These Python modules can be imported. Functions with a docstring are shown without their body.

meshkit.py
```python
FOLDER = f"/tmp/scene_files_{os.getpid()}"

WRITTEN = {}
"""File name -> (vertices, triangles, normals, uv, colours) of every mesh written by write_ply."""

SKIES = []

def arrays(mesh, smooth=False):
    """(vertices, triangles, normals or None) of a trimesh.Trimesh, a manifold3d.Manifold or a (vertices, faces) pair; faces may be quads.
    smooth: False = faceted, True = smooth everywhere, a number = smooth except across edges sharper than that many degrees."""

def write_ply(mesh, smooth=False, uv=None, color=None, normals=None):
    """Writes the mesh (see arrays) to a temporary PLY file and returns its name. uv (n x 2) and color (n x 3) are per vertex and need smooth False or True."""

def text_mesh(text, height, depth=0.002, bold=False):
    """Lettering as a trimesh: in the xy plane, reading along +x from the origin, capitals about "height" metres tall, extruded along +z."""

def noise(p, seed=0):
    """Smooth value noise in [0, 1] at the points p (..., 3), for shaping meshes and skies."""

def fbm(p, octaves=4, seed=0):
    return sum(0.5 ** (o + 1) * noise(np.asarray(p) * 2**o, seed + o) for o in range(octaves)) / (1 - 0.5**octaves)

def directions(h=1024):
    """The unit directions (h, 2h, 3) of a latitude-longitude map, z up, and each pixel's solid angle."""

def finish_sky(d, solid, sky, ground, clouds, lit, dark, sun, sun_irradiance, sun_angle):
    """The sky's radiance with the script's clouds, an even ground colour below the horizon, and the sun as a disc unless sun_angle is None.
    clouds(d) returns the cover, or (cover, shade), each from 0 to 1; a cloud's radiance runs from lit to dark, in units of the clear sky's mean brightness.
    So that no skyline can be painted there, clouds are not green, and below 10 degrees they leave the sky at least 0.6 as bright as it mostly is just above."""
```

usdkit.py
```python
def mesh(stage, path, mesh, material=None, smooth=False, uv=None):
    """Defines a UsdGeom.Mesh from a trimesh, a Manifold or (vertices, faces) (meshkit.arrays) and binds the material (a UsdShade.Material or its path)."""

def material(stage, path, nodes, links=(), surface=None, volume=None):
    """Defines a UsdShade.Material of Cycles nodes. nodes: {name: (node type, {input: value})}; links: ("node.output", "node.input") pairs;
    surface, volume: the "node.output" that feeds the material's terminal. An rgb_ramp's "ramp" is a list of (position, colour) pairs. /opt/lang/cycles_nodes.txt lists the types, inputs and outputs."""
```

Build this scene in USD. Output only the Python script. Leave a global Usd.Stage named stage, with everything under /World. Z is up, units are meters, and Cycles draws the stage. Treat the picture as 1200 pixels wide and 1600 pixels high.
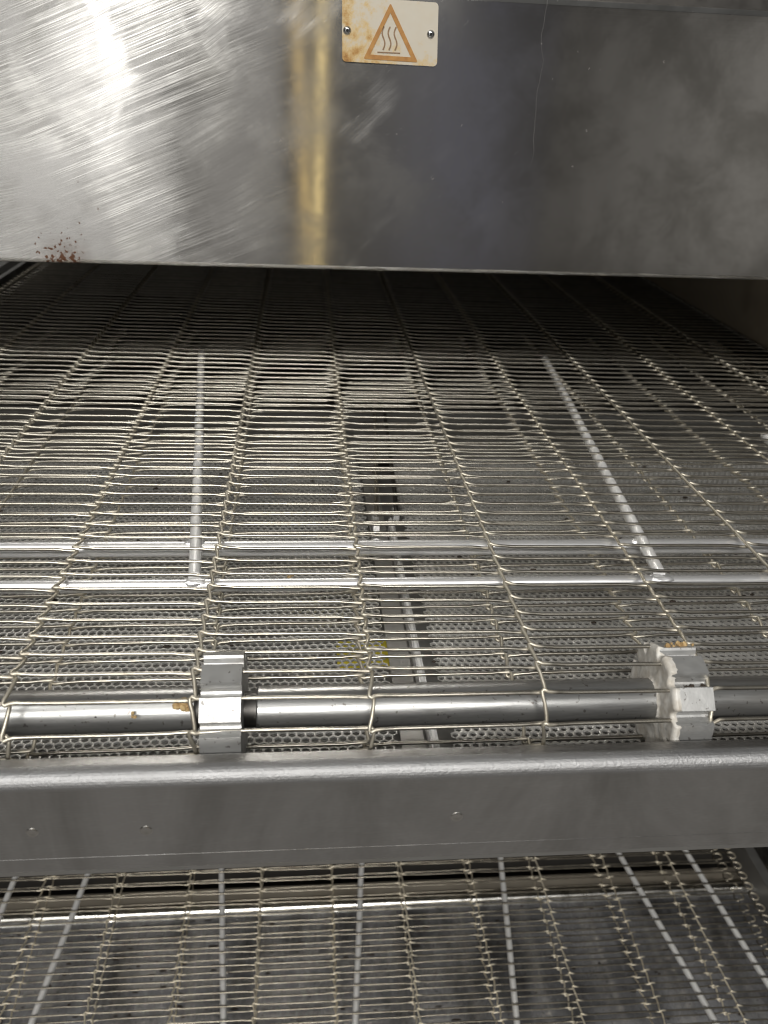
import math, random
import numpy as np, trimesh, usdkit, meshkit
from shapely.geometry import Polygon, Point, box as sbox
from shapely import affinity
from pxr import Usd, UsdGeom, UsdLux, UsdShade, Gf, Sdf

stage = Usd.Stage.CreateInMemory()
UsdGeom.SetStageUpAxis(stage, UsdGeom.Tokens.z)
UsdGeom.SetStageMetersPerUnit(stage, 1.0)
UsdGeom.Xform.Define(stage, '/World')
UsdGeom.Scope.Define(stage, '/World/Looks')
rng = np.random.default_rng(7)
random.seed(7)

# ------------------------------------------------------------------ camera
def cam_axes(pitch, yaw, roll):
    cy, sy, cp, sp = math.cos(yaw), math.sin(yaw), math.cos(pitch), math.sin(pitch)
    f = np.array([-sy*cp, cy*cp, -sp]); r = np.array([cy, sy, 0.0]); u = np.cross(r, f)
    c, s = math.cos(roll), math.sin(roll)
    return c*r + s*u, -s*r + c*u, f
R_, U_, F_ = cam_axes(0.46428, -0.10351, 0.04498)
CAM = np.array([-0.02644, 0.0, 0.21288])
cam = UsdGeom.Camera.Define(stage, '/World/camera')
m = np.eye(4); m[0, :3] = R_; m[1, :3] = U_; m[2, :3] = -F_; m[3, :3] = CAM
cam.AddTransformOp().Set(Gf.Matrix4d(*m.ravel().tolist()))
cam.CreateHorizontalApertureAttr(36.0); cam.CreateVerticalApertureAttr(48.0)
cam.CreateFocalLengthAttr(36.0*1332.42/1200)
cam.CreateClippingRangeAttr(Gf.Vec2f(0.01, 50))
cam.CreateFStopAttr(18.0); cam.CreateFocusDistanceAttr(0.43)
cam.CreateExposureAttr(0.12)

# ------------------------------------------------------------------ light: ceiling tubes, and added lights standing in for reflections in the hood
def rect(name, pos, aim, w, h, power, color, roll=0.0):
    l = UsdLux.RectLight.Define(stage, '/World/' + name)
    z = np.array(pos, float) - np.array(aim, float); z /= np.linalg.norm(z)
    x = np.cross([0, 0, 1.0], z); x /= np.linalg.norm(x); y = np.cross(z, x)
    x, y = math.cos(roll)*x + math.sin(roll)*y, -math.sin(roll)*x + math.cos(roll)*y
    k = np.eye(4); k[0, :3] = x; k[1, :3] = y; k[2, :3] = z; k[3, :3] = pos
    l.AddTransformOp().Set(Gf.Matrix4d(*k.ravel().tolist()))
    l.CreateWidthAttr(w); l.CreateHeightAttr(h); l.CreateIntensityAttr(power); l.CreateColorAttr(Gf.Vec3f(*color))
rect('ceiling_tube_lamp', (-0.25, -2.2, 1.86), (0, 0.5, 0), 1.5, 0.22, 84, (1.0, 0.98, 0.935))
rect('ceiling_tube_lamp_001', (-0.75, -0.55, 2.1), (0, 0.45, 0), 1.5, 0.25, 10, (1.0, 0.98, 0.93))
rect('added_side_light', (-0.70, -1.25, 0.12), (-0.3, 0.5, 0.12), 0.62, 0.68, 0.74, (1.0, 0.98, 0.94))  # added pair, unseen, giving the left of the hood its pale reflection
rect('added_side_light_001', (-0.235, -1.22, 0.12), (-0.1, 0.5, 0.12), 0.30, 0.68, 0.15, (1.0, 0.96, 0.90))
rect('added_gold_streak', (-0.032, -1.2, 0.08), (-0.032, 0.5, 0.08), 0.006, 0.75, 2.5, (1.0, 0.70, 0.25), 0.045)  # added pair of streaks in place of a golden post mirrored in the hood
rect('added_gold_streak_001', (0.012, -1.2, 0.08), (0.012, 0.5, 0.08), 0.009, 0.75, 2.6, (1.0, 0.76, 0.32), -0.02)
rect('added_hood_fill', (0.45, -1.22, 0.1), (0.45, 0.5, 0.1), 1.6, 0.7, 0.05, (1.0, 0.95, 0.88))  # added broad fill that lifts the middle tones of the hood
for k_, (w_, c_) in enumerate(((0.46, 0.37), (0.36, 0.38), (0.26, 0.37), (0.16, 0.38))):
    rect('added_blue_sheen' + f'_{k_:03d}'*(k_ > 0), (c_, -1.2 + 0.004*k_, 0.1), (c_, 0.5, 0.1), w_, 0.7, 0.014, (0.58, 0.64, 1.0))  # added overlapping lights, only for the soft bluish band on the hood
for k_ in range(6):
    rect('added_right_sheen' + f'_{k_:03d}'*(k_ > 0), (1.45 - 0.035*k_, -1.21 - 0.004*k_, 0.1), (1.1, 0.5, 0.1), 0.65 + 0.13*k_, 0.7, 0.022, (1.0, 0.96, 0.88))  # added in steps to grade the right end of the hood paler
dome = UsdLux.DomeLight.Define(stage, '/World/room_light')
dome.CreateIntensityAttr(1.0)
dm = usdkit.material(stage, '/World/Looks/room_glow', {
    'tc': ('texture_coordinate', {}), 's': ('separate_xyz', {}),
    'r': ('rgb_ramp', {'ramp': [(0.0, (0.20, 0.19, 0.178)), (0.28, (0.18, 0.17, 0.155)), (0.40, (0.022, 0.02, 0.018)), (0.6, (0.022, 0.021, 0.02)), (1.0, (0.16, 0.16, 0.155))]}),
    'mr': ('map_range', {'from_min': -1.0, 'from_max': 1.0}),
    'b': ('background_shader', {'strength': 1.0})},
    [('tc.generated', 's.vector'), ('s.z', 'mr.value'), ('mr.result', 'r.fac'), ('r.color', 'b.color')], surface='b.background')
UsdShade.MaterialBindingAPI.Apply(dome.GetPrim()).Bind(dm)

# ------------------------------------------------------------------ helpers
used = {}
def numbered(path):
    n = used.get(path, 0); used[path] = n + 1
    return path if n == 0 else f'{path}_{n:03d}'
def tag(p, label=None, cat=None, group=None, kind=None):
    for k, v in (('label', label), ('category', cat), ('group', group), ('kind', kind)):
        if v: p.SetCustomDataByKey(k, v)
    return p
def thing(name, label, cat, loc=(0, 0, 0), group=None):
    x = UsdGeom.Xform.Define(stage, numbered('/World/' + name))
    if any(loc): x.AddTranslateOp().Set(Gf.Vec3d(*map(float, loc)))
    return tag(x.GetPrim(), label, cat, group)
def obj(name, mesh, mat, parent=None, smooth=False, label=None, **kw):
    base = str(parent.GetPath()) if parent else '/World'
    p = usdkit.mesh(stage, numbered(base + '/' + name), mesh, mat, smooth=smooth).GetPrim()
    return tag(p, label, **kw)
def cat(ms): return trimesh.util.concatenate(ms)
def bx(x0, x1, y0, y1, z0, z1):
    b = trimesh.creation.box((x1-x0, y1-y0, z1-z0)); b.apply_translation(((x0+x1)/2, (y0+y1)/2, (z0+z1)/2)); return b
def tube(pts, r, sides=6, cap=True):
    """A round wire along the points; r may be one radius or one for each point."""
    p = np.asarray(pts, float); n = len(p)
    t = np.gradient(p, axis=0); t /= np.linalg.norm(t, axis=1, keepdims=True) + 1e-12
    ref = np.array([0, 0, 1.0]) if abs(t[0, 2]) < 0.9 else np.array([0, 1.0, 0])
    u = ref - t[0]*(ref @ t[0]); u /= np.linalg.norm(u)
    us = [u]
    for i in range(1, n):
        u = us[-1] - t[i]*(us[-1] @ t[i]); us.append(u/np.linalg.norm(u))
    us = np.array(us); vs = np.cross(t, us)
    a = np.arange(sides)*2*math.pi/sides
    rr = np.broadcast_to(np.asarray(r, float), (n,))[:, None, None]
    v = p[:, None] + rr*(np.cos(a)[None, :, None]*us[:, None] + np.sin(a)[None, :, None]*vs[:, None])
    v = v.reshape(-1, 3)
    i = np.arange(n-1)[:, None]*sides; j = np.arange(sides)[None]; k = (j+1) % sides
    f = np.concatenate([np.stack([i+j, i+k, i+sides+k], -1).reshape(-1, 3), np.stack([i+j, i+sides+k, i+sides+j], -1).reshape(-1, 3)])
    if cap:
        v = np.vstack([v, p[:1], p[-1:]]); e = (n-1)*sides; c0, c1 = len(v)-2, len(v)-1
        jj = np.arange(sides); kk = (jj+1) % sides
        f = np.vstack([f, np.stack([np.full(sides, c0), kk, jj], 1), np.stack([np.full(sides, c1), e+jj, e+kk], 1)])
    return trimesh.Trimesh(v, f, process=False)
def sweep_x(profile, x0, x1, nx=2, wob=0.0):
    """A closed outline in (y, z) drawn out along x."""
    pg = Polygon(profile)
    mm = trimesh.creation.extrude_polygon(pg, x1-x0, engine='earcut')
    v = mm.vertices.copy(); mm.vertices = np.stack([x0 + v[:, 2], v[:, 0], v[:, 1]], 1)
    mm.fix_normals(); return mm
def ribbon(line, thick):
    """Outline of a bent sheet: an open (y, z) line given a thickness."""
    from shapely.geometry import LineString
    g = LineString(line).buffer(thick/2, cap_style=2, join_style=1, quad_segs=4)
    return list(g.exterior.coords)[:-1]
def arc(cy, cz, r, a0, a1, n=8):
    return [(cy + r*math.cos(math.radians(a)), cz + r*math.sin(math.radians(a))) for a in np.linspace(a0, a1, n)]
def upright(poly, depth, y):
    """A flat (x, z) outline standing at y, its face towards the viewer."""
    g = getattr(poly, 'geoms', [poly]); out = []
    for q in g:
        mm = trimesh.creation.extrude_polygon(q, depth, engine='earcut'); v = mm.vertices
        mm.vertices = np.stack([v[:, 0], y - v[:, 2], v[:, 1]], 1); mm.fix_normals(); out.append(mm)
    return cat(out)
def blob(c, r, seed, sub=2, squash=(1, 1, 1), rough=0.5, freq=2.2):
    s = trimesh.creation.icosphere(subdivisions=sub, radius=1.0); v = s.vertices
    d = 1 + rough*(meshkit.fbm(v*freq + seed*7.3, 3, seed)-0.5)*2
    s.vertices = v*d[:, None]*np.array(squash)*r + np.array(c); return s

# ------------------------------------------------------------------ materials
M = {}
def metal(name, color=(0.6, 0.59, 0.57), rough=0.3, var=0.12, scale=60, stretch=(1, 1, 1), dark=(0.25, 0.22, 0.18), dirt=0.3, bump=0.05, aniso=0.0, spots=0.0, met=1.0, edge=(0.52, 0.78)):
    nodes = {
        'g': ('geometry', {}), 'mp': ('mapping', {'scale': stretch}),
        'n': ('noise_texture', {'scale': scale, 'detail': 6, 'roughness': 0.65}),
        'n2': ('noise_texture', {'scale': scale*0.23, 'detail': 4, 'roughness': 0.6}),
        'dr': ('map_range', {'from_min': edge[0], 'from_max': edge[1], 'to_min': 0, 'to_max': dirt, 'clamp': True}),
        'mx': ('mix_color', {'a': color, 'b': dark}),
        'rr': ('map_range', {'from_min': 0.3, 'from_max': 0.7, 'to_min': max(0.05, rough-var), 'to_max': rough+var}),
        'bp': ('bump', {'strength': bump, 'distance': 0.001}),
        'p': ('principled_bsdf', {'metallic': met, 'anisotropic': aniso})}
    links = [('g.position', 'mp.vector'), ('mp.vector', 'n.vector'), ('mp.vector', 'n2.vector'), ('n2.fac', 'dr.value'), ('dr.result', 'mx.fac'),
             ('n.fac', 'rr.value'), ('n.fac', 'bp.height'), ('bp.normal', 'p.normal'), ('rr.result', 'p.roughness'), ('mx.result', 'p.base_color')]
    if aniso:
        nodes['tv'] = ('combine_xyz', {'x': 1.0, 'y': 0.0, 'z': 0.0}); links.append(('tv.vector', 'p.tangent'))
    if spots:
        nodes.update({'v': ('noise_texture', {'scale': 420, 'detail': 2, 'roughness': 0.5}), 'vr': ('map_range', {'from_min': 0.66, 'from_max': 0.70, 'to_min': 0, 'to_max': spots, 'clamp': True}),
                      'mx2': ('mix_color', {'b': (0.05, 0.035, 0.025)})})
        links.remove(('mx.result', 'p.base_color'))
        links += [('g.position', 'v.vector'), ('v.fac', 'vr.value'), ('vr.result', 'mx2.fac'), ('mx.result', 'mx2.a'), ('mx2.result', 'p.base_color')]
    M[name] = usdkit.material(stage, '/World/Looks/' + name, nodes, links, surface='p.BSDF')
    return M[name]
def plain(name, color, rough=0.6, color2=None, scale=80, bump=0.2, metallic=0.0):
    M[name] = usdkit.material(stage, '/World/Looks/' + name, {
        'g': ('geometry', {}), 'n': ('noise_texture', {'scale': scale, 'detail': 5, 'roughness': 0.6}),
        'mx': ('mix_color', {'a': color, 'b': color2 or tuple(c*0.7 for c in color)}),
        'mr': ('map_range', {'from_min': 0.35, 'from_max': 0.65, 'clamp': True}),
        'bp': ('bump', {'strength': bump, 'distance': 0.001}), 'p': ('principled_bsdf', {'roughness': rough, 'metallic': metallic})},
        [('g.position', 'n.vector'), ('n.fac', 'mr.value'), ('mr.result', 'mx.fac'), ('mx.result', 'p.base_color'), ('n.fac', 'bp.height'), ('bp.normal', 'p.normal')], surface='p.BSDF')
    return M[name]

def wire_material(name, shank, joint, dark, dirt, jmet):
    """Wire of the belt: browned straight lengths, and hooked joints coloured paler in place of the light they catch."""
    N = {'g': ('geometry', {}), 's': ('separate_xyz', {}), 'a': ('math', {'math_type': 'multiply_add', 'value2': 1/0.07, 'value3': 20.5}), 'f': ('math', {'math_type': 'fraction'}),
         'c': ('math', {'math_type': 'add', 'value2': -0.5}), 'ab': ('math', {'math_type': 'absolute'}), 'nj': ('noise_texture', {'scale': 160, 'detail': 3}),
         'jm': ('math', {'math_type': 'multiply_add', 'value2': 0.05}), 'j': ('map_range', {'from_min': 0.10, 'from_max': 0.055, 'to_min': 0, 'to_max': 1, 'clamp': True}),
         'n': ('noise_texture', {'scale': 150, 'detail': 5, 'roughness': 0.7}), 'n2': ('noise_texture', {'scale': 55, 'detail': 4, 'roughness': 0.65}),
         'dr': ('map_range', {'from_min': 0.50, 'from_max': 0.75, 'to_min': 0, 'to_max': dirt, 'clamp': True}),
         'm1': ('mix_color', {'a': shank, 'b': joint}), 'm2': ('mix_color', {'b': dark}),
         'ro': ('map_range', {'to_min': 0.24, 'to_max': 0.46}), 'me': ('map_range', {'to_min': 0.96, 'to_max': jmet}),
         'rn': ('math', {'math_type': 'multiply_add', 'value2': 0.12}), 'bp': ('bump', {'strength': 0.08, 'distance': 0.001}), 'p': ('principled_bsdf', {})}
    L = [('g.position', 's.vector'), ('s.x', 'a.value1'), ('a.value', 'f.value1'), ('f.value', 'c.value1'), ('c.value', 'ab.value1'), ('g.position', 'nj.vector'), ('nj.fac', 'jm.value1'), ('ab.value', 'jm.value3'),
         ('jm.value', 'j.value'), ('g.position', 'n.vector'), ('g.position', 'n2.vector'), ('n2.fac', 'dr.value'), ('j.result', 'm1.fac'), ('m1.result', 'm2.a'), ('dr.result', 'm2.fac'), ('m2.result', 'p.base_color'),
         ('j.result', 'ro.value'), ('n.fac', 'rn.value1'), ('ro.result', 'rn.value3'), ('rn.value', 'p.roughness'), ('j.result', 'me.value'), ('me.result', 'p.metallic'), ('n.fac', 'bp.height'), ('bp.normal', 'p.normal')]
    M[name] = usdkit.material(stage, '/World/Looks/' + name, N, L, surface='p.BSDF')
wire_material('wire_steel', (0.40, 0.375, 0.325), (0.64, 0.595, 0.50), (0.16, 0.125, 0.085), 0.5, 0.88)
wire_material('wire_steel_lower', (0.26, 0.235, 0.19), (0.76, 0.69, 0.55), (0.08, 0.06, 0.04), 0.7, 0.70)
metal('rod_steel', (0.82, 0.82, 0.83), 0.30, 0.08, 120, (0.15, 1, 1), dirt=0.25, bump=0.05, met=0.8)
metal('support_steel', (0.76, 0.755, 0.745), 0.36, 0.08, 120, dirt=0.2, bump=0.05, met=0.3)
metal('shaft_steel', (0.29, 0.29, 0.287), 0.33, 0.10, 140, (0.12, 1, 1), dirt=0.5, bump=0.15, spots=0.6, met=0.85)
metal('sprocket_steel', (0.44, 0.44, 0.435), 0.46, 0.10, 150, dirt=0.45, bump=0.15, spots=0.6, met=0.75)
metal('black_steel', (0.10, 0.095, 0.09), 0.5, 0.1, 100, dirt=0.3)
metal('apron_steel', (0.52, 0.505, 0.48), 0.27, 0.07, 160, (0.25, 1, 1), dirt=0.25, bump=0.06, aniso=0.4, spots=0.15)
metal('panel_steel', (0.72, 0.71, 0.69), 0.42, 0.1, 110, dirt=0.25, bump=0.15, met=0.8)
metal('pan_steel', (0.27, 0.265, 0.255), 0.5, 0.1, 60, dirt=0.45, bump=0.1, met=0.8)
metal('tray_steel', (0.74, 0.75, 0.79), 0.17, 0.10, 80, (1, 0.45, 1), dark=(0.06, 0.056, 0.053), dirt=0.95, bump=0.04, spots=0.6, met=0.78, edge=(0.43, 0.74))  # stains, plus light and dark streaks painted in place of blurred reflections
metal('chamber_steel', (0.46, 0.41, 0.34), 0.5, 0.1, 60, dark=(0.2, 0.15, 0.10), dirt=0.5, bump=0.1, met=0.5)
metal('wall_steel', (0.66, 0.58, 0.46), 0.5, 0.1, 60, dark=(0.3, 0.24, 0.17), dirt=0.5, bump=0.1, met=0.3)
metal('plate_steel', (0.40, 0.39, 0.375), 0.45, 0.1, 120, dirt=0.25, bump=0.1, met=0.8)
metal('rail_steel', (0.60, 0.59, 0.56), 0.3, 0.1, 80, dirt=0.3)
metal('rivet_steel', (0.6, 0.6, 0.6), 0.25, 0.05, 100)
plain('hole_black', (0.008, 0.008, 0.008), 0.8)
plain('white_grease', (0.72, 0.70, 0.66), 0.5, (0.50, 0.46, 0.40), 160, 0.4)
plain('crumb', (0.55, 0.40, 0.20), 0.8, (0.28, 0.17, 0.07), 300, 0.5)
plain('crumb_and_shadow_dark', (0.045, 0.03, 0.02), 0.8, (0.015, 0.011, 0.008), 300, 0.5)
plain('yellow_label', (0.85, 0.72, 0.06), 0.6, (0.75, 0.62, 0.06), 100, 0.05)
plain('faded_orange', (0.42, 0.21, 0.05), 0.55, (0.33, 0.15, 0.035), 260, 0.05)
plain('faded_brown', (0.26, 0.16, 0.09), 0.55, (0.20, 0.12, 0.06), 260, 0.05)

# hood: brushed steel, arc shaped scouring marks on the left, rust at the lower left edge, rubbed patches on the right
def hood_material():
    N, L = {}, []
    def n(k, t, i=None, **ins):
        N[k] = (t, i or {})
        for a, b in ins.items(): L.append((b, f'{k}.{a}'))
        return k
    n('g', 'geometry'); n('s', 'separate_xyz', vector='g.position')
    n('dx', 'math', {'math_type': 'add', 'value2': 0.29}, value1='s.x'); n('dz', 'math', {'math_type': 'add', 'value2': -0.52}, value1='s.z')
    n('an', 'math', {'math_type': 'arctan2'}, value1='dz.value', value2='dx.value')
    n('cv', 'combine_xyz', {'z': 0.0}, x='dx.value', y='dz.value'); n('ln', 'vector_math', {'math_type': 'length'}, vector1='cv.vector')
    n('wob', 'noise_texture', {'scale': 14, 'detail': 2}, vector='g.position')
    n('wb', 'math', {'math_type': 'multiply', 'value2': 0.004}, value1='wob.fac')
    n('rad', 'math', {'math_type': 'add'}, value1='ln.value', value2='wb.value')
    def streak(k, fr, fa, seed):
        n(k+'r', 'math', {'math_type': 'multiply', 'value2': fr}, value1='rad.value'); n(k+'a', 'math', {'math_type': 'multiply', 'value2': fa}, value1='an.value')
        n(k+'v', 'combine_xyz', {'z': seed}, x=k+'r.value', y=k+'a.value')
        n(k, 'noise_texture', {'scale': 1.0, 'detail': 4, 'roughness': 0.65}, vector=k+'v.vector')
    streak('st', 1700, 4.5, 1.3); streak('sc', 3000, 8, 7.7)
    # where it was scoured
    n('lm', 'map_range', {'range_type': 'smoothstep', 'from_min': -0.01, 'from_max': -0.15, 'to_min': 0, 'to_max': 1, 'clamp': True}, value='s.x')
    n('bl', 'noise_texture', {'scale': 13, 'detail': 3, 'roughness': 0.5, 'distortion': 0.4}, vector='g.position')
    n('bm', 'map_range', {'range_type': 'smoothstep', 'from_min': 0.30, 'from_max': 0.70, 'to_min': 0.30, 'to_max': 1, 'clamp': True}, value='bl.fac')
    n('lmask', 'math', {'math_type': 'multiply'}, value1='lm.result', value2='bm.result')
    n('stm', 'map_range', {'from_min': 0.30, 'from_max': 0.80, 'to_min': 0.30, 'clamp': True}, value='st.fac')
    n('scm', 'map_range', {'from_min': 0.62, 'from_max': 0.74, 'to_max': 0.8, 'clamp': True}, value='sc.fac')
    n('sm', 'math', {'math_type': 'maximum'}, value1='stm.result', value2='scm.result')
    # a second set of wiping marks, flatter, crossing the first here and there
    n('vq', 'vector_rotate', {'rotate_type': 'y_axis', 'angle': 0.38}, vector='g.position'); n('vm', 'mapping', {'scale': (14, 10, 1500)}, vector='vq.vector')
    n('su', 'noise_texture', {'scale': 1.0, 'detail': 4, 'roughness': 0.65}, vector='vm.vector'); n('sum', 'map_range', {'from_min': 0.40, 'from_max': 0.75, 'clamp': True}, value='su.fac')
    n('bk', 'noise_texture', {'scale': 23, 'detail': 3, 'roughness': 0.6, 'distortion': 0.6}, vector='g.position'); n('bkm', 'map_range', {'range_type': 'smoothstep', 'from_min': 0.34, 'from_max': 0.66, 'clamp': True}, value='bk.fac')
    n('mixs', 'mix_float', {}, fac='bkm.result', a='sm.value', b='sum.result')
    n('scour', 'math', {'math_type': 'multiply'}, value1='mixs.result', value2='lmask.value')
    # rubbed patches on the right, brushed diagonally
    n('vr', 'vector_rotate', {'rotate_type': 'y_axis', 'angle': 0.72}, vector='g.position'); n('rot', 'mapping', {'scale': (14, 10, 34)}, vector='vr.vector')
    n('pa', 'noise_texture', {'scale': 1.0, 'detail': 3, 'roughness': 0.6}, vector='rot.vector')
    n('pm', 'map_range', {'range_type': 'smoothstep', 'from_min': 0.54, 'from_max': 0.78, 'to_max': 0.24, 'clamp': True}, value='pa.fac')
    n('rot2', 'mapping', {'scale': (60, 60, 1100)}, vector='vr.vector')
    n('pb', 'noise_texture', {'scale': 1.0, 'detail': 3}, vector='rot2.vector')
    n('pbm', 'map_range', {'from_min': 0.35, 'from_max': 0.65, 'to_min': 0.5, 'to_max': 1, 'clamp': True}, value='pb.fac')
    n('pm2', 'math', {'math_type': 'multiply'}, value1='pm.result', value2='pbm.result')
    # short fine scratches all over, and cloudy smears of wiped grease
    n('fs', 'mapping', {'scale': (110, 60, 2600)}, vector='vr.vector'); n('fn', 'noise_texture', {'scale': 1.0, 'detail': 2}, vector='fs.vector')
    n('fm', 'map_range', {'from_min': 0.70, 'from_max': 0.78, 'to_max': 0.30, 'clamp': True}, value='fn.fac')
    n('pm3', 'math', {'math_type': 'maximum'}, value1='pm2.value', value2='fm.result')
    n('cn', 'noise_texture', {'scale': 21, 'detail': 6, 'roughness': 0.62, 'distortion': 0.25}, vector='vr.vector')
    n('cm', 'map_range', {'range_type': 'smoothstep', 'from_min': 0.38, 'from_max': 0.66, 'clamp': True}, value='cn.fac')
    n('wear', 'math', {'math_type': 'maximum'}, value1='scour.value', value2='pm3.value')
    # one long thin scratch
    n('zw', 'combine_xyz', {'x': 0, 'y': 0.3}, z='s.z'); n('zn', 'noise_texture', {'scale': 30, 'detail': 2}, vector='zw.vector')
    n('zx', 'math', {'math_type': 'multiply_add', 'value2': 0.012, 'value3': 0.108}, value1='zn.fac')
    n('zd', 'math', {'math_type': 'subtract'}, value1='s.x', value2='zx.value'); n('za', 'math', {'math_type': 'absolute'}, value1='zd.value')
    n('zl', 'map_range', {'from_min': 0.00045, 'from_max': 0.00015, 'to_min': 0, 'to_max': 1, 'clamp': True}, value='za.value')
    n('zk', 'map_range', {'from_min': 0.40, 'from_max': 0.5, 'clamp': True}, value='bl.fac')
    n('zk2', 'map_range', {'from_min': 0.165, 'from_max': 0.185, 'clamp': True}, value='s.z'); n('zk3', 'math', {'math_type': 'multiply'}, value1='zk.result', value2='zk2.result')
    n('zl2', 'math', {'math_type': 'multiply'}, value1='zl.result', value2='zk3.value')
    n('zl3', 'math', {'math_type': 'multiply', 'value2': 0.3}, value1='zl2.value')
    n('wear2', 'math', {'math_type': 'maximum'}, value1='wear.value', value2='zl3.value')
    # colour
    n('film', 'mix_color', {'a': (0.64, 0.63, 0.615), 'b': (0.46, 0.45, 0.43)}, fac='cm.result')
    n('base', 'mix_color', {'b': (0.80, 0.79, 0.77)}, fac='wear2.value', a='film.result')
    n('sp', 'noise_texture', {'scale': 330, 'detail': 2, 'roughness': 0.5}, vector='g.position')
    n('rd', 'vector_math', {'math_type': 'distance', 'vector2': (-0.176, 0.5625, 0.1035)}, vector1='g.position')
    n('rt', 'map_range', {'from_min': 0.0, 'from_max': 0.030, 'to_min': 0.45, 'to_max': 0.72, 'clamp': True}, value='rd.value')
    n('rs', 'math', {'math_type': 'subtract'}, value1='sp.fac', value2='rt.result')
    n('rm', 'map_range', {'from_min': 0.0, 'from_max': 0.04, 'clamp': True}, value='rs.value')
    n('rl', 'map_range', {'from_min': 0.06, 'from_max': 0.02, 'to_min': 0.25, 'to_max': 1.0, 'clamp': True}, value='rd.value')
    n('rmm', 'math', {'math_type': 'multiply'}, value1='rm.result', value2='rl.result')
    n('hl', 'map_range', {'from_min': 0.020, 'from_max': 0.004, 'to_min': 0, 'to_max': 0.9, 'clamp': True}, value='rd.value')
    n('hln', 'math', {'math_type': 'multiply'}, value1='hl.result', value2='sp.fac')
    n('stain', 'mix_color', {'b': (0.20, 0.10, 0.055)}, a='base.result', fac='hln.value')
    n('col', 'mix_color', {'b': (0.10, 0.042, 0.020)}, a='stain.result', fac='rmm.value')
    n('mt', 'map_range', {'from_min': 0, 'from_max': 1, 'to_min': 1.0, 'to_max': 0.2}, value='rmm.value')
    n('ro', 'map_range', {'from_min': 0, 'from_max': 1, 'to_min': 0.10, 'to_max': 0.38}, value='wear2.value')
    n('cro', 'math', {'math_type': 'multiply_add', 'value2': 0.05}, value1='cm.result', value3='ro.result')
    n('hb', 'mapping', {'scale': (6, 6, 1500)}, vector='g.position'); n('hn', 'noise_texture', {'scale': 1.0, 'detail': 2}, vector='hb.vector')
    n('b1', 'bump', {'strength': 0.018, 'distance': 0.0005}, height='hn.fac')
    n('b2', 'bump', {'strength': 0.06, 'distance': 0.0004}, height='scour.value', normal='b1.normal')
    n('tv', 'combine_xyz', {'x': 0.0, 'y': 0.0, 'z': 1.0})
    n('p', 'principled_bsdf', {'anisotropic': 0.95}, base_color='col.result', metallic='mt.result', roughness='cro.value', normal='b2.normal', tangent='tv.vector')
    M['hood_steel'] = usdkit.material(stage, '/World/Looks/hood_steel', N, L, surface='p.BSDF')
hood_material()
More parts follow.
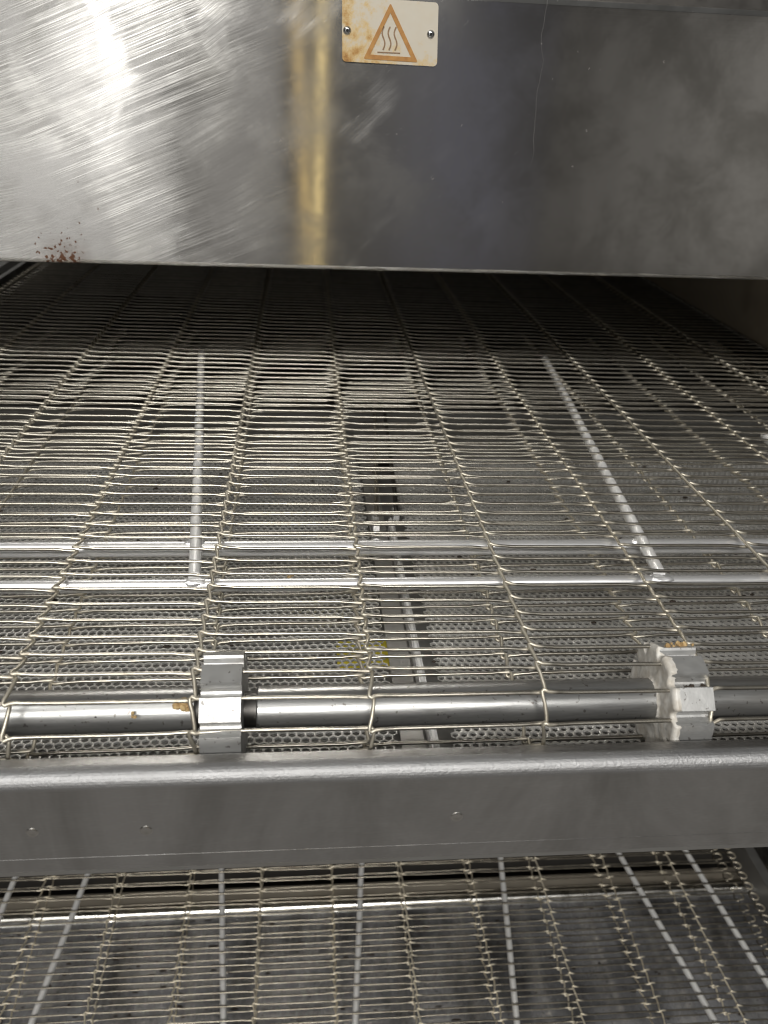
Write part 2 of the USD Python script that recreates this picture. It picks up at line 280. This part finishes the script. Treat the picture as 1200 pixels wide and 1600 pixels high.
# enamel plate: cream print coat, rust creeping in from the left edge and lower left corner
def plate_material():
    N = {'g': ('geometry', {}), 's': ('separate_xyz', {}), 'n': ('noise_texture', {'scale': 130, 'detail': 7, 'roughness': 0.7}),
         'gx': ('map_range', {'from_min': 0.030, 'from_max': -0.004, 'to_min': 0.0, 'to_max': 0.25, 'clamp': True}),
         'gz': ('map_range', {'from_min': 0.240, 'from_max': 0.2225, 'to_min': 0.0, 'to_max': 0.16, 'clamp': True}),
         'a1': ('math', {'math_type': 'add'}), 'a2': ('math', {'math_type': 'add'}),
         'r': ('rgb_ramp', {'ramp': [(0.0, (0.53, 0.50, 0.44)), (0.62, (0.52, 0.47, 0.385)), (0.76, (0.54, 0.40, 0.20)), (0.88, (0.40, 0.22, 0.06)), (1.0, (0.16, 0.05, 0.012))]}),
         'bp': ('bump', {'strength': 0.1, 'distance': 0.001}), 'p': ('principled_bsdf', {'roughness': 0.45})}
    M['plate'] = usdkit.material(stage, '/World/Looks/plate_enamel', N, [('g.position', 's.vector'), ('g.position', 'n.vector'), ('s.x', 'gx.value'), ('s.z', 'gz.value'),
        ('gx.result', 'a1.value1'), ('gz.result', 'a1.value2'), ('a1.value', 'a2.value1'), ('n.fac', 'a2.value2'), ('a2.value', 'r.fac'), ('r.color', 'p.base_color'), ('n.fac', 'bp.height'), ('bp.normal', 'p.normal')], surface='p.BSDF')
plate_material()

S, P = 0.07, 0.0127           # distance of the belt's joints, distance of its wires
XL, XR = -5*S, 6*S            # belt edges
LOW = -0.495; TZ0 = LOW - 0.058                  # the lower belt lies this much under the upper

# ------------------------------------------------------------------ oven hood over the opening
HY, HZ0, HZ1 = 0.5645, 0.105, 0.261
hood = thing('oven_hood', 'scratched brushed steel front panel above the conveyor opening', 'oven hood', (0, 0, 0))
prof = [(HY+0.03, HZ0+0.0012), (HY+0.0022, HZ0+0.0012)] + [(HY+0.0022+0.0022*math.cos(math.radians(a)), HZ0+0.0022+0.001+0.0022*math.sin(math.radians(a))-0.001) for a in (-100, -120, -140, -160, -180)] + [(HY, HZ1-0.003), (HY+0.001, HZ1-0.0005), (HY+0.003, HZ1)]
obj('front_panel', sweep_x(ribbon(prof, 0.0015), -0.41, 0.47), M['hood_steel'], hood, smooth=35)
obj('upper_panel', bx(-0.41, 0.47, HY+0.004, HY+0.012, HZ1-0.01, HZ1+0.22), M['black_steel'], hood)
obj('underside', bx(-0.377, 0.48, HY+0.032, 1.31, HZ0+0.012, HZ0+0.016), M['black_steel'], hood)

# ------------------------------------------------------------------ hot surface warning plate
PY = HY - 0.0008
wp = thing('warning_plate', 'small cream hot surface warning plate with rust riveted to the hood', 'warning sign')
ol = Polygon([(-0.0043, 0.2240), (0.0515, 0.2236), (0.0502, 0.2560), (-0.0050, 0.2566)]).buffer(-0.0022).buffer(0.0022, quad_segs=6)
obj('plate', upright(ol, 0.0011, PY), M['plate'], wp)
def tri(a, b, c, r): return Polygon([a, b, c]).buffer(-r).buffer(r, quad_segs=4)
A_, B_, C_ = (0.0226, 0.2546), (0.0400, 0.2253), (0.0080, 0.2258)
t_out = tri(A_, B_, C_, 0.0006); t_in = Polygon([A_, B_, C_]).buffer(-0.0024, join_style=2)
obj('warning_triangle', upright(t_out.difference(t_in), 0.00025, PY-0.00112), M['faded_orange'], wp)
for cx in (0.0189, 0.0224, 0.0259):
    zz = np.linspace(0.2425, 0.2312, 15); xx = cx + 0.0009*np.sin((zz-0.2425)/0.0113*2*math.pi) + 0.0004
    from shapely.geometry import LineString
    obj('heat_wave', upright(LineString(np.stack([xx, zz], 1)).buffer(0.0004), 0.00025, PY-0.00112), M['faded_brown'], wp)
obj('base_line', upright(sbox(0.0160, 0.2293, 0.0293, 0.2299), 0.00025, PY-0.00112), M['faded_brown'], wp)
for rx, rz in ((-0.0018, 0.2398), (0.0467, 0.2400)):
    prof_r = [(0.0, 0.0013), (0.0010, 0.0013), (0.0017, 0.0010), (0.0022, 0.0004), (0.0024, 0.0)]
    rv = trimesh.creation.revolve(np.array(prof_r[::-1]), sections=20); v = rv.vertices
    rv.vertices = np.stack([rx + v[:, 0], PY - 0.00112 - v[:, 2], rz + v[:, 1]], 1); rv.fix_normals()
    q = obj('rivet', rv, M['rivet_steel'], wp, smooth=40)
    h = trimesh.creation.cylinder(radius=0.0008, height=0.0004, sections=14); v = h.vertices
    h.vertices = np.stack([rx + v[:, 0], PY - 0.0025 - v[:, 2], rz + v[:, 1]], 1); h.fix_normals()
    obj('pin_hole', h, M['hole_black'], q)

# ------------------------------------------------------------------ baking chambers
ch = thing('oven_chamber', 'dark upper baking chamber around the wire belt', 'oven chamber')
obj('side_wall', bx(0.408, 0.412, 0.575, 1.3, 0.004, 0.30), M['wall_steel'], ch)
obj('wall_flange', bx(0.4055, 0.4075, 0.575, 1.3, 0.004, 0.0055), M['rail_steel'], ch)
obj('side_wall', bx(-0.452, -0.448, 0.66, 1.3, -0.12, 0.30), M['chamber_steel'], ch)
obj('side_wall', bx(0.462, 0.466, 0.45, 1.3, -0.13, -0.002), M['black_steel'], ch)  # outer wall added to keep light from leaking onto the chamber floor
obj('back_wall', bx(-0.448, 0.50, 1.3, 1.304, -0.12, 0.30), M['black_steel'], ch)
obj('chamber_floor', bx(-0.448, 0.50, 0.76, 1.3, -0.085, -0.081), M['black_steel'], ch)
lc = thing('oven_chamber', 'dark lower baking chamber behind the lower belt', 'oven chamber')
obj('ceiling', bx(-0.5, 0.62, 0.58, 1.3, LOW+0.11, LOW+0.114), M['black_steel'], lc)
obj('back_wall', bx(-0.5, 0.62, 1.0, 1.004, LOW-0.2, LOW+0.109), M['black_steel'], lc)
obj('chamber_floor', bx(-0.5, 0.62, 0.62, 1.0, LOW-0.13, LOW-0.126), M['black_steel'], lc)
obj('side_panel', bx(0.468, 0.60, 0.50, 0.70, LOW+0.004, LOW+0.012), M['rail_steel'], lc)
obj('step_plate', bx(-0.5, 0.62, 0.617, 0.640, TZ0-0.006, TZ0-0.004), M['chamber_steel'], lc)
obj('front_panel', bx(-0.5, 0.62, HY, HY+0.003, LOW+0.105, -0.10), M['apron_steel'], lc)
for yy, zz in ((0.66, -0.075), (0.72, -0.07)):
    obj('air_finger', bx(-0.44, 0.46, yy, yy+0.025, LOW+zz, LOW+zz+0.02), M['black_steel'], lc)

# ------------------------------------------------------------------ conveyor frame: front apron, rails, rods that carry the belt
fr = thing('belt_carrier', 'steel front lip with rails and rods carrying the upper belt', 'belt carrier')
line = [(0.2538, -0.0300), (0.2538, -0.0192)] + [(0.2530, -0.0184)] + arc(0.2474, -0.0226, 0.0042, 90, 180, 8) + [(0.2432, -0.0587), (0.24308, -0.0588), (0.24308, -0.0650), (0.2436, -0.0657), (0.2500, -0.0657)]
ap = sweep_x(ribbon(line, 0.0011), -0.40, 0.47)
def apron_material():
    N = {'g': ('geometry', {}), 's': ('separate_xyz', {}), 'mp': ('mapping', {'scale': (0.25, 1, 1)}), 'n': ('noise_texture', {'scale': 160, 'detail': 6, 'roughness': 0.65}),
         'n3': ('noise_texture', {'scale': 800, 'detail': 5, 'roughness': 0.7}), 'ms': ('mapping', {'scale': (1.0, 1.0, 0.35)}), 'sm': ('noise_texture', {'scale': 16, 'detail': 6, 'roughness': 0.68, 'distortion': 0.8}),
         'z1': ('map_range', {'from_min': -0.0245, 'from_max': -0.0225, 'clamp': True}), 'y1': ('map_range', {'from_min': 0.2495, 'from_max': 0.2480, 'clamp': True}),
         'ed': ('math', {'math_type': 'multiply'}), 'bs': ('math', {'math_type': 'multiply_add', 'value2': 0.28, 'value3': 0.05}),
         'rr': ('map_range', {'from_min': 0.3, 'from_max': 0.7, 'to_min': 0.20, 'to_max': 0.32}), 're': ('math', {'math_type': 'multiply_add', 'value2': 0.26}),
         'cm': ('mix_color', {'a': (0.50, 0.495, 0.49), 'b': (0.36, 0.355, 0.345)}), 'sr': ('map_range', {'from_min': 0.40, 'from_max': 0.65, 'clamp': True}),
         'ce': ('mix_color', {'b': (0.38, 0.38, 0.385)}), 'bp': ('bump', {'distance': 0.0012}), 'p': ('principled_bsdf', {'metallic': 1.0})}
    L = [('g.position', 's.vector'), ('g.position', 'mp.vector'), ('mp.vector', 'n.vector'), ('g.position', 'n3.vector'), ('g.position', 'ms.vector'), ('ms.vector', 'sm.vector'), ('s.z', 'z1.value'), ('s.y', 'y1.value'),
         ('z1.result', 'ed.value1'), ('y1.result', 'ed.value2'), ('ed.value', 'bs.value1'), ('n.fac', 'rr.value'), ('ed.value', 're.value1'), ('rr.result', 're.value3'), ('re.value', 'p.roughness'),
         ('sm.fac', 'sr.value'), ('sr.result', 'cm.fac'), ('cm.result', 'ce.a'), ('ed.value', 'ce.fac'), ('ce.result', 'p.base_color'), ('n3.fac', 'bp.height'), ('bs.value', 'bp.strength'), ('bp.normal', 'p.normal')]
    M['apron_edge'] = usdkit.material(stage, '/World/Looks/apron_ground_edge', N, L, surface='p.BSDF')
apron_material()
obj('front_apron', ap, M['apron_edge'], fr, smooth=35)
for dx_, dz_, rr_ in ((-0.1290, -0.0445, 0.0021), (-0.0870, -0.0455, 0.0023), (0.0330, -0.0440, 0.0023)):
    dsh = trimesh.creation.revolve(np.array([(0.0024, 0.0), (0.0021, 0.00025), (0.0016, 0.0003), (0.0009, 0.0001), (0.0, 0.00002)])*rr_/0.0022, sections=24); v = dsh.vertices
    dsh.vertices = np.stack([dx_ + v[:, 0], 0.24265 - v[:, 2], dz_ + v[:, 1]], 1); dsh.fix_normals()
    obj('spot_weld', dsh, M['apron_steel'], fr, smooth=40)
def rod(p0, p1, r, mat, parent, name, n=14, wob=0.0003):
    t = np.linspace(0, 1, n)[:, None]; p = np.array(p0)*(1-t) + np.array(p1)*t
    p[1:-1] += rng.normal(0, wob, (n-2, 3))*np.array([1, 0.3, 1]) if wob else 0
    return obj(name, tube(p, r, 12), M[mat], parent, smooth=40)
RZ = -0.0066
rod((XL-0.01, 0.3965, RZ-0.0015), (XR-0.01, 0.3965, RZ-0.0015), 0.0042, 'rod_steel', fr, 'cross_rod', 8, 0)
rod((XL-0.01, 0.3575, RZ), (XR-0.01, 0.3575, RZ), 0.0031, 'rod_steel', fr, 'cross_rod', 8, 0)
rod((-0.0795, 0.3600, RZ+0.0032), (-0.1175, 0.755, RZ+0.0028), 0.0031, 'support_steel', fr, 'support_rod')
rod((0.1530, 0.3600, RZ+0.0032), (0.1925, 0.755, RZ+0.0028), 0.0031, 'support_steel', fr, 'support_rod')
rod((0.283, 0.3600, RZ+0.0032), (0.3055, 0.552, RZ+0.0028), 0.0031, 'support_steel', fr, 'support_rod')
rod((-0.235, 0.3600, RZ+0.0032), (-0.263, 0.552, RZ+0.0028), 0.0031, 'support_steel', fr, 'support_rod')
for k, (wx, wy) in enumerate(((-0.0795, 0.3575), (0.1530, 0.3575), (-0.0832, 0.3965), (0.1566, 0.3965), (0.283, 0.3575), (-0.235, 0.3575))):
    obj('weld_bead', blob((wx, wy, RZ+0.0005), 0.0045, k+3, 3, (1.9 if wy < 0.37 else 1.5, 0.75, 0.7), 0.35, 1.6), M['rod_steel'], fr, smooth=True)
obj('side_rail', bx(-0.3705, -0.3655, 0.40, 1.25, -0.020, 0.0015), M['support_steel'], fr)
obj('side_rail', bx(-0.405, -0.388, 0.40, 1.25, -0.020, 0.0), M['support_steel'], fr)
obj('side_rail', bx(0.4285, 0.4335, 0.30, 1.25, -0.020, 0.001), M['black_steel'], fr)

# ------------------------------------------------------------------ wire belts
RS = P/(2*math.sin(math.pi/10))        # radius at which the belt lies on its ten-toothed sprockets
YS, ZS = 0.282, -RS                    # shaft
WR = 0.00085
def belt_point(s, n, z_off, far):
    """Along the belt: s < 0 upper run (far to near), then round the sprocket, then the return run. n: height over the belt."""
    s = np.asarray(s, float); half = math.pi*RS
    a = np.clip(s, 0, half)/RS
    y = YS - RS*np.sin(a) - np.minimum(s, 0) + np.maximum(s-half, 0)
    z = ZS + RS*np.cos(a)
    d = np.maximum(s-half, 0)
    z = z + 0.017*(1 - np.exp(-d/0.075))            # the return run is lifted by its guides
    ny, nz = -np.sin(a), np.cos(a)
    return y + ny*n, z + nz*n + z_off
def strand(k, shift, low):
    """One wire of the belt from edge to edge: straight lengths joined by hooked steps that alternate in direction."""
    joints = [i*S for i in range(-4, 6)]
    r_ = np.random.default_rng(5000 + 1000*low + k)
    pts = []
    def lv(i): return (k + (i % 2))*P + shift
    ends = [XL] + joints + [XR]
    def at(x, s, n): pts.append((x, s, n))
    # left edge loop
    s0 = lv(0)
    for a in np.linspace(250, 20, 9): at(XL - 0.001 + 0.0042*math.cos(math.radians(a)), s0 + 0.0036 + 0.0042*math.sin(math.radians(a)), -0.0006 + 0.0012*(250-a)/230)
    for i in range(len(ends)-1):
        s = lv(i); xa, xb = ends[i], ends[i+1]
        b1, b2 = r_.normal(0, 0.00014), r_.normal(0, 0.00016)
        e1, e2 = r_.normal(0, 0.00014, 2)
        if i == 0: at(xa+0.004, s, 0.0005)
        n0, n1 = 0.0008, -0.0008; m0, m1 = 0.00018, -0.00018
        at(xa + 0.0030 if i else xa + 0.008, s+e1, n0*0.9)
        for f in (0.16, 0.35, 0.6, 0.85):
            at(xa + (xb-xa)*f, s + e1*(1-f) + e2*f + b1*4*f*(1-f), m0 + (m1-m0)*f + b2*4*f*(1-f))
        if i < len(ends)-2:
            s2 = lv(i+1); d = 1.0 if s2 > s else -1.0
            at(xb - 0.0030, s+e2, n1); at(xb - 0.0004, s+e2, n1*1.1); at(xb + 0.0008, s + d*0.0010, n1)
            at(xb + 0.0006, s + d*0.0035, n1*0.7); at(xb - 0.0002, s + d*0.0085, 0.0002); at(xb - 0.0010, s2 - d*0.0014, 0.0009)
            at(xb - 0.0012, s2 + d*0.0003, 0.0013); at(xb - 0.0003, s2 + d*0.0009, 0.0015); at(xb + 0.0012, s2 + d*0.0002, 0.0012)
    s0 = lv(len(ends)-2)
    for a in np.linspace(-95, 250, 17): at(XR - 0.002 + 0.0046*math.cos(math.radians(a)), s0 + 0.0046 + 0.0046*math.sin(math.radians(a)), -0.0008 + 0.0026*(a+95)/310)
    p = np.array(pts)
    y, z = belt_point(p[:, 1], p[:, 2], LOW if low else 0.0, None)
    return np.stack([p[:, 0], y, z], 1)
belt = thing('conveyor_belt', 'worn steel wire conveyor belt running out over the toothed sprockets', 'conveyor belt')
belt2 = thing('conveyor_belt', 'tarnished wire conveyor belt of the lower deck below the steel lip', 'conveyor belt')
k0 = -int((1.22-YS)/P); k1 = int((math.pi*RS + 0.62)/P)
SH0 = (math.pi/2 - math.asin(0))*0 + 0.0013      # a wire lies just before the top of the sprocket
for k in range(k0, k1):
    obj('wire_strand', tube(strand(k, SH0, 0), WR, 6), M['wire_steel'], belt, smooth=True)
for k in range(-int((0.92-YS)/P), -int((0.345-YS)/P)):
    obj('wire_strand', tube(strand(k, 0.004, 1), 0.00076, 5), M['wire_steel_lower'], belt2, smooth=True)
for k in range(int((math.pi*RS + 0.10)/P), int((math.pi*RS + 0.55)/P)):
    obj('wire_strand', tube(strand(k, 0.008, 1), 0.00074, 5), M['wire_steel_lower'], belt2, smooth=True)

# ------------------------------------------------------------------ drive shaft and its two sprockets
sh = thing('drive_shaft', 'steel drive shaft with two toothed sprockets under the belt front', 'drive shaft', (0, 0, 0))
def along_x(x0, x1, r, r_in=0.0, sections=40, ch_=0.0006):
    pr_ = [(r_in if r_in else 0.0, 0.0), (r-ch_, 0.0), (r, ch_), (r, (x1-x0)-ch_), (r-ch_, x1-x0), (r_in if r_in else 0.0, x1-x0)]
    c = trimesh.creation.revolve(np.array(pr_), sections=sections); v = c.vertices
    c.vertices = np.stack([x0 + v[:, 2], YS + v[:, 0], ZS + v[:, 1]], 1); c.fix_normals(); return c
obj('shaft_core', along_x(-0.42, 0.47, 0.0074), M['black_steel'], sh, smooth=40)
SL = ((-0.415, -0.0705), (-0.0462, 0.1225), (0.1425, 0.465))
for a, b in SL: obj('shaft_sleeve', along_x(a, b, 0.0096), M['shaft_steel'], sh, smooth=40)
def sprocket_outline(n=10, ph=0.0):
    pts = []
    for i in range(n):
        a = ph + i*2*math.pi/n
        for da, r in ((-0.190, 0.0244), (0.190, 0.0246), (0.210, 0.0236), (0.225, 0.0216), (0.27, 0.0202), (0.314, 0.0199), (0.36, 0.0202), (0.403, 0.0216), (0.418, 0.0236)):
            pts.append((r*math.cos(a+da), r*math.sin(a+da)))
    return Polygon(pts).difference(Point(0, 0).buffer(0.0074))
PH = math.pi/2 + math.pi/10 - SH0/RS
def sprocket(x0, x1):
    c = trimesh.creation.extrude_polygon(sprocket_outline(10, PH), x1-x0, engine='earcut'); v = c.vertices
    c.vertices = np.stack([x0 + v[:, 2], YS - v[:, 0]*-1, ZS + v[:, 1]], 1); c.fix_normals(); return c
s1 = obj('sprocket', sprocket(-0.0672, -0.0513), M['sprocket_steel'], sh, label='left sprocket of bare grey metal')
s2 = obj('sprocket', sprocket(0.1236, 0.1395), M['sprocket_steel'], sh, label='right sprocket with its side smeared white')
# white grease packed over the left face of the right sprocket and a little over its teeth
def grease():
    na, nr = 150, 16
    V = []
    o = sprocket_outline(10, PH).exterior
    for i in range(na):
        a = 2*math.pi*i/na
        ca, sa = math.cos(a), math.sin(a)
        rmax = 0.0247
        for q in np.linspace(0.0247, 0.019, 24):
            if Polygon(o).contains(Point(q*ca, q*sa)): rmax = q; break
        row = []
        over = -0.0010 + 0.0090*meshkit.fbm(np.array([ca*1.7+5, sa*1.7, 1.0]), 4, 5)
        for j in range(nr):
            t = j/(nr-1)
            if t < 0.72:                                     # on the side face
                r = 0.0088 + (rmax+0.0007-0.0088)*(t/0.72); x = 0.1236 - 0.0006 - 0.0016*meshkit.fbm(np.array([ca*r*110, sa*r*110, 3.0]), 4, 9)*(1-0.5*t)
                if t < 0.08: x -= 0.0015*(1-t/0.08)
            else:                                            # lapped over the teeth
                u = (t-0.72)/0.28; r = rmax + 0.0008*(1-u**2) - 0.0004*u; x = 0.1236 - 0.0005 + (over+0.0005)*u
            r += 0.0005*(meshkit.fbm(np.array([ca*9, sa*9, t*5]), 3, 2)-0.5)
            row.append((x, YS + r*ca, ZS + r*sa))
        V.append(row)
    V = np.array(V).reshape(-1, 3); F = []
    for i in range(na):
        for j in range(nr-1):
            a, b = i*nr+j, ((i+1) % na)*nr+j
            F += [(a, b, b+1), (a, b+1, a+1)]
    mm = trimesh.Trimesh(V, F, process=False); mm.fix_normals(); return mm
obj('grease_coat', grease(), M['white_grease'], s2, smooth=True)

# ------------------------------------------------------------------ perforated panels below the belt
PZ = -0.055
def perforated(x0, x1, y0, y1, pitch, web, thick, seed):
    """A sheet of six-sided holes: a web round each hole with its top face and the hole's wall."""
    rowd = pitch*math.sqrt(3)/2
    nx, ny = int((x1-x0)/pitch), int((y1-y0)/rowd)
    ii, jj = np.meshgrid(np.arange(nx), np.arange(ny), indexing='ij')
    cx = (x0 + pitch*(ii + 0.5*(jj % 2) + 0.5)).ravel(); cy = (y0 + rowd*(jj + 0.5)).ravel()
    a = np.radians(30 + 60*np.arange(6))
    Ro = pitch/math.sqrt(3); Ri = Ro - web/math.sqrt(3)*1.0
    V = np.zeros((len(cx), 18, 3))
    for ring, (r, z) in enumerate(((Ro, 0.0), (Ri, -0.00012), (Ri*0.97, -thick))):
        V[:, ring*6:ring*6+6, 0] = cx[:, None] + r*np.cos(a); V[:, ring*6:ring*6+6, 1] = cy[:, None] + r*np.sin(a); V[:, ring*6:ring*6+6, 2] = z
    f = []
    for k in range(6):
        l = (k+1) % 6
        f += [(k, l, 6+l), (k, 6+l, 6+k), (6+k, 6+l, 12+l), (6+k, 12+l, 12+k)]
    F = (np.array(f)[None] + (np.arange(len(cx))*18)[:, None, None]).reshape(-1, 3)
    V = V.reshape(-1, 3)
    w = meshkit.fbm(np.stack([V[:, 0]*22, V[:, 1]*40, V[:, 0]*0+seed], 1), 3, seed)
    V[:, 2] += PZ + 0.004*(w-0.5)
    return trimesh.Trimesh(V, F, process=False)
pl = thing('perforated_panel', 'sheet of thin webbed hexagonal holes under the left half of the belt', 'perforated panel')
obj('hole_sheet', perforated(-0.36, 0.0165, 0.285, 0.625, 0.0042, 0.0010, 0.0011, 3), M['panel_steel'], pl)
obj('edge_strip', bx(0.0172, 0.0280, 0.285, 0.625, PZ-0.0012, PZ-0.0002), M['plate_steel'], pl)
pr_ = thing('perforated_panel', 'sheet of thick webbed round looking holes under the right half of the belt', 'perforated panel')
obj('hole_sheet', perforated(0.0405, 0.43, 0.285, 0.625, 0.0042, 0.0016, 0.0011, 8), M['panel_steel'], pr_)
bar = thing('seam_bar', 'narrow bright steel strip covering the seam between the two perforated panels', 'seam bar')
obj('strip', bx(0.0290, 0.0326, 0.268, 0.505, PZ+0.0005, PZ+0.0085), M['rod_steel'], bar)
obj('flange', bx(0.0300, 0.0312, 0.268, 0.505, PZ+0.0085, PZ+0.0093), M['support_steel'], bar)
hb = thing('hold_down_bracket', 'bent steel bracket standing behind the seam bar under the belt', 'bracket')
obj('foot', bx(0.0185, 0.0225, 0.495, 0.515, PZ+0.001, PZ+0.010), M['rod_steel'], hb)
obj('foot', bx(0.0330, 0.0368, 0.508, 0.520, PZ+0.004, PZ+0.010), M['rod_steel'], hb)
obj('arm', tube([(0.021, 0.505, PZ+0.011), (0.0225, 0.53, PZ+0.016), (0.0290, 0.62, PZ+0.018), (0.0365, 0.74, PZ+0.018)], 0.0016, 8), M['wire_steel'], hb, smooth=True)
obj('arm', tube([(0.035, 0.512, PZ+0.011), (0.0355, 0.53, PZ+0.016), (0.0390, 0.62, PZ+0.018), (0.0430, 0.74, PZ+0.018)], 0.0016, 8), M['black_steel'], hb, smooth=True)
pan = thing('drip_pan', 'grey steel pan lying under the perforated panels', 'pan')
obj('pan_floor', bx(-0.40, 0.46, 0.25, 0.404, PZ-0.021, PZ-0.0185), M['pan_steel'], pan)
obj('pan_floor', bx(-0.40, 0.46, 0.412, 0.76, PZ-0.021, PZ-0.0185), M['pan_steel'], pan)
obj('front_wall', bx(-0.40, 0.46, 0.2565, 0.258, PZ-0.018, PZ-0.006), M['pan_steel'], pan)
st = obj('yellow_sticker', bx(-0.0088, 0.0200, 0.3785, 0.4035, PZ-0.0183, PZ-0.0180), M['yellow_label'])
tag(st, 'yellow sticker on the pan seen through the holes near the seam', 'sticker')
rp = thing('rear_plate', 'plain dull steel plate behind the perforated panels', 'plate')
obj('plate', bx(-0.40, 0.46, 0.629, 0.660, PZ-0.002, PZ), M['plate_steel'], rp)
obj('plate', bx(-0.40, 0.46, 0.664, 0.745, PZ-0.003, PZ-0.001), M['plate_steel'], rp)

# ------------------------------------------------------------------ lower deck
f2 = thing('belt_carrier', 'side rail and parallel round rods under the lower belt', 'belt carrier')
for xn, xf in ((-0.3150, -0.311), (-0.2560, -0.241), (-0.0945, -0.111), (0.0153, 0.0316), (0.1540, 0.1762), (0.3240, 0.301), (0.3915, 0.3735)):
    rod((xn - (xf-xn)*0.45, 0.37, LOW-0.0045), (xf + (xf-xn)*0.9, 0.78, LOW-0.0045), 0.0028, 'support_steel', f2, 'support_rod', 12, 0.0002)
obj('side_rail', bx(0.4335, 0.4435, 0.36, 0.95, LOW-0.03, LOW+0.006), M['pan_steel'], f2)
obj('side_rail', bx(0.4560, 0.4660, 0.36, 0.95, LOW-0.03, LOW+0.010), M['rail_steel'], f2)
obj('side_rail', bx(-0.372, -0.362, 0.36, 0.95, LOW-0.03, LOW+0.006), M['pan_steel'], f2)
tr = thing('crumb_tray', 'shiny steel crumb tray with burnt specks under the lower belt', 'tray')
TZ = LOW - 0.058
obj('tray_floor', bx(-0.40, 0.50, 0.33, 0.601, TZ-0.002, TZ), M['tray_steel'], tr)
obj('tray_lip', sweep_x(ribbon([(0.6015, TZ-0.0005), (0.6035, TZ+0.0005), (0.6045, TZ+0.0040), (0.6060, TZ+0.0055), (0.6130, TZ+0.0055)], 0.0014), -0.40, 0.50), M['rail_steel'], tr, smooth=50)
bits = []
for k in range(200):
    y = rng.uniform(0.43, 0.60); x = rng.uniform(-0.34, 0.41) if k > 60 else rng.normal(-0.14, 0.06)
    bits.append(blob((x, y, TZ+0.0006), rng.uniform(0.0003, 0.0011), k, 1, (rng.uniform(1.2, 5), 1, 0.4), 0.6))  # crumbs, many stretched into dark dashes in place of wire shadows
tag(obj('crumbs_and_shadow_dashes', cat(bits), M['crumb_and_shadow_dark']), 'tiny burnt crumbs and dark dashes standing in for wire shadows on the lower tray', 'crumbs', kind='stuff')
bits = []
for k in range(140):
    y = rng.uniform(0.29, 0.72); x = rng.uniform(-0.24, 0.33)
    bits.append(blob((x, y, PZ+0.0012), rng.uniform(0.0004, 0.0013), k+500, 1, (1.5, 1, 0.6), 0.6))
tag(obj('baked_crumbs', cat(bits), M['crumb_and_shadow_dark']), 'dark baked crumbs scattered over the perforated panels under the upper belt', 'crumbs', kind='stuff')

# ------------------------------------------------------------------ crumbs
def crumb_heap(c, n, spread, r, seed, label, mat='crumb'):
    g = np.random.default_rng(seed); parts = []
    for k in range(n):
        d = g.normal(0, 1, 3)*np.array(spread)
        parts.append(blob(np.array(c) + d*np.array([1, 1, 0.4]), r*g.uniform(0.5, 1.1), seed*31+k, 1, g.uniform(0.7, 1.3, 3), 0.6))
    tag(obj('food_crumb', cat(parts), M[mat]), label, 'crumb')
crumb_heap((-0.0745, 0.2745, -0.0118), 16, (0.0022, 0.0014, 0.002), 0.0015, 1, 'clump of tan crumbs on the shaft beside the left sprocket')
crumb_heap((0.1330, 0.2895, 0.0030), 12, (0.0028, 0.0006, 0.0005), 0.0011, 2, 'row of tan crumbs on a tooth of the right sprocket')
crumb_heap((0.1330, 0.2700, -0.0040), 8, (0.0028, 0.0006, 0.0006), 0.0010, 3, 'brown crumbs in a valley of the right sprocket', 'crumb_and_shadow_dark')
crumb_heap((-0.0625, 0.2890, 0.0005), 3, (0.0012, 0.0006, 0.0005), 0.0009, 4, 'dark crumbs in the top valley of the left sprocket', 'crumb_and_shadow_dark')
crumb_heap((-0.0935, 0.2716, -0.0135), 3, (0.0010, 0.0006, 0.0008), 0.0009, 5, 'pale flake stuck on the shaft left of the crumb clump')
crumb_heap((-0.1100, 0.2735, -0.0165), 2, (0.0006, 0.0004, 0.0008), 0.0008, 6, 'dark speck stuck low on the left end of the shaft', 'crumb_and_shadow_dark')
crumb_heap((-0.106, 0.455, PZ+0.0012), 3, (0.0016, 0.001, 0.0004), 0.0012, 7, 'orange crumb on the perforated panel left of the left rod')
crumb_heap((-0.0330, 0.445, PZ+0.0012), 3, (0.0016, 0.001, 0.0004), 0.0012, 8, 'orange crumb on the perforated panel behind the thick cross rod')
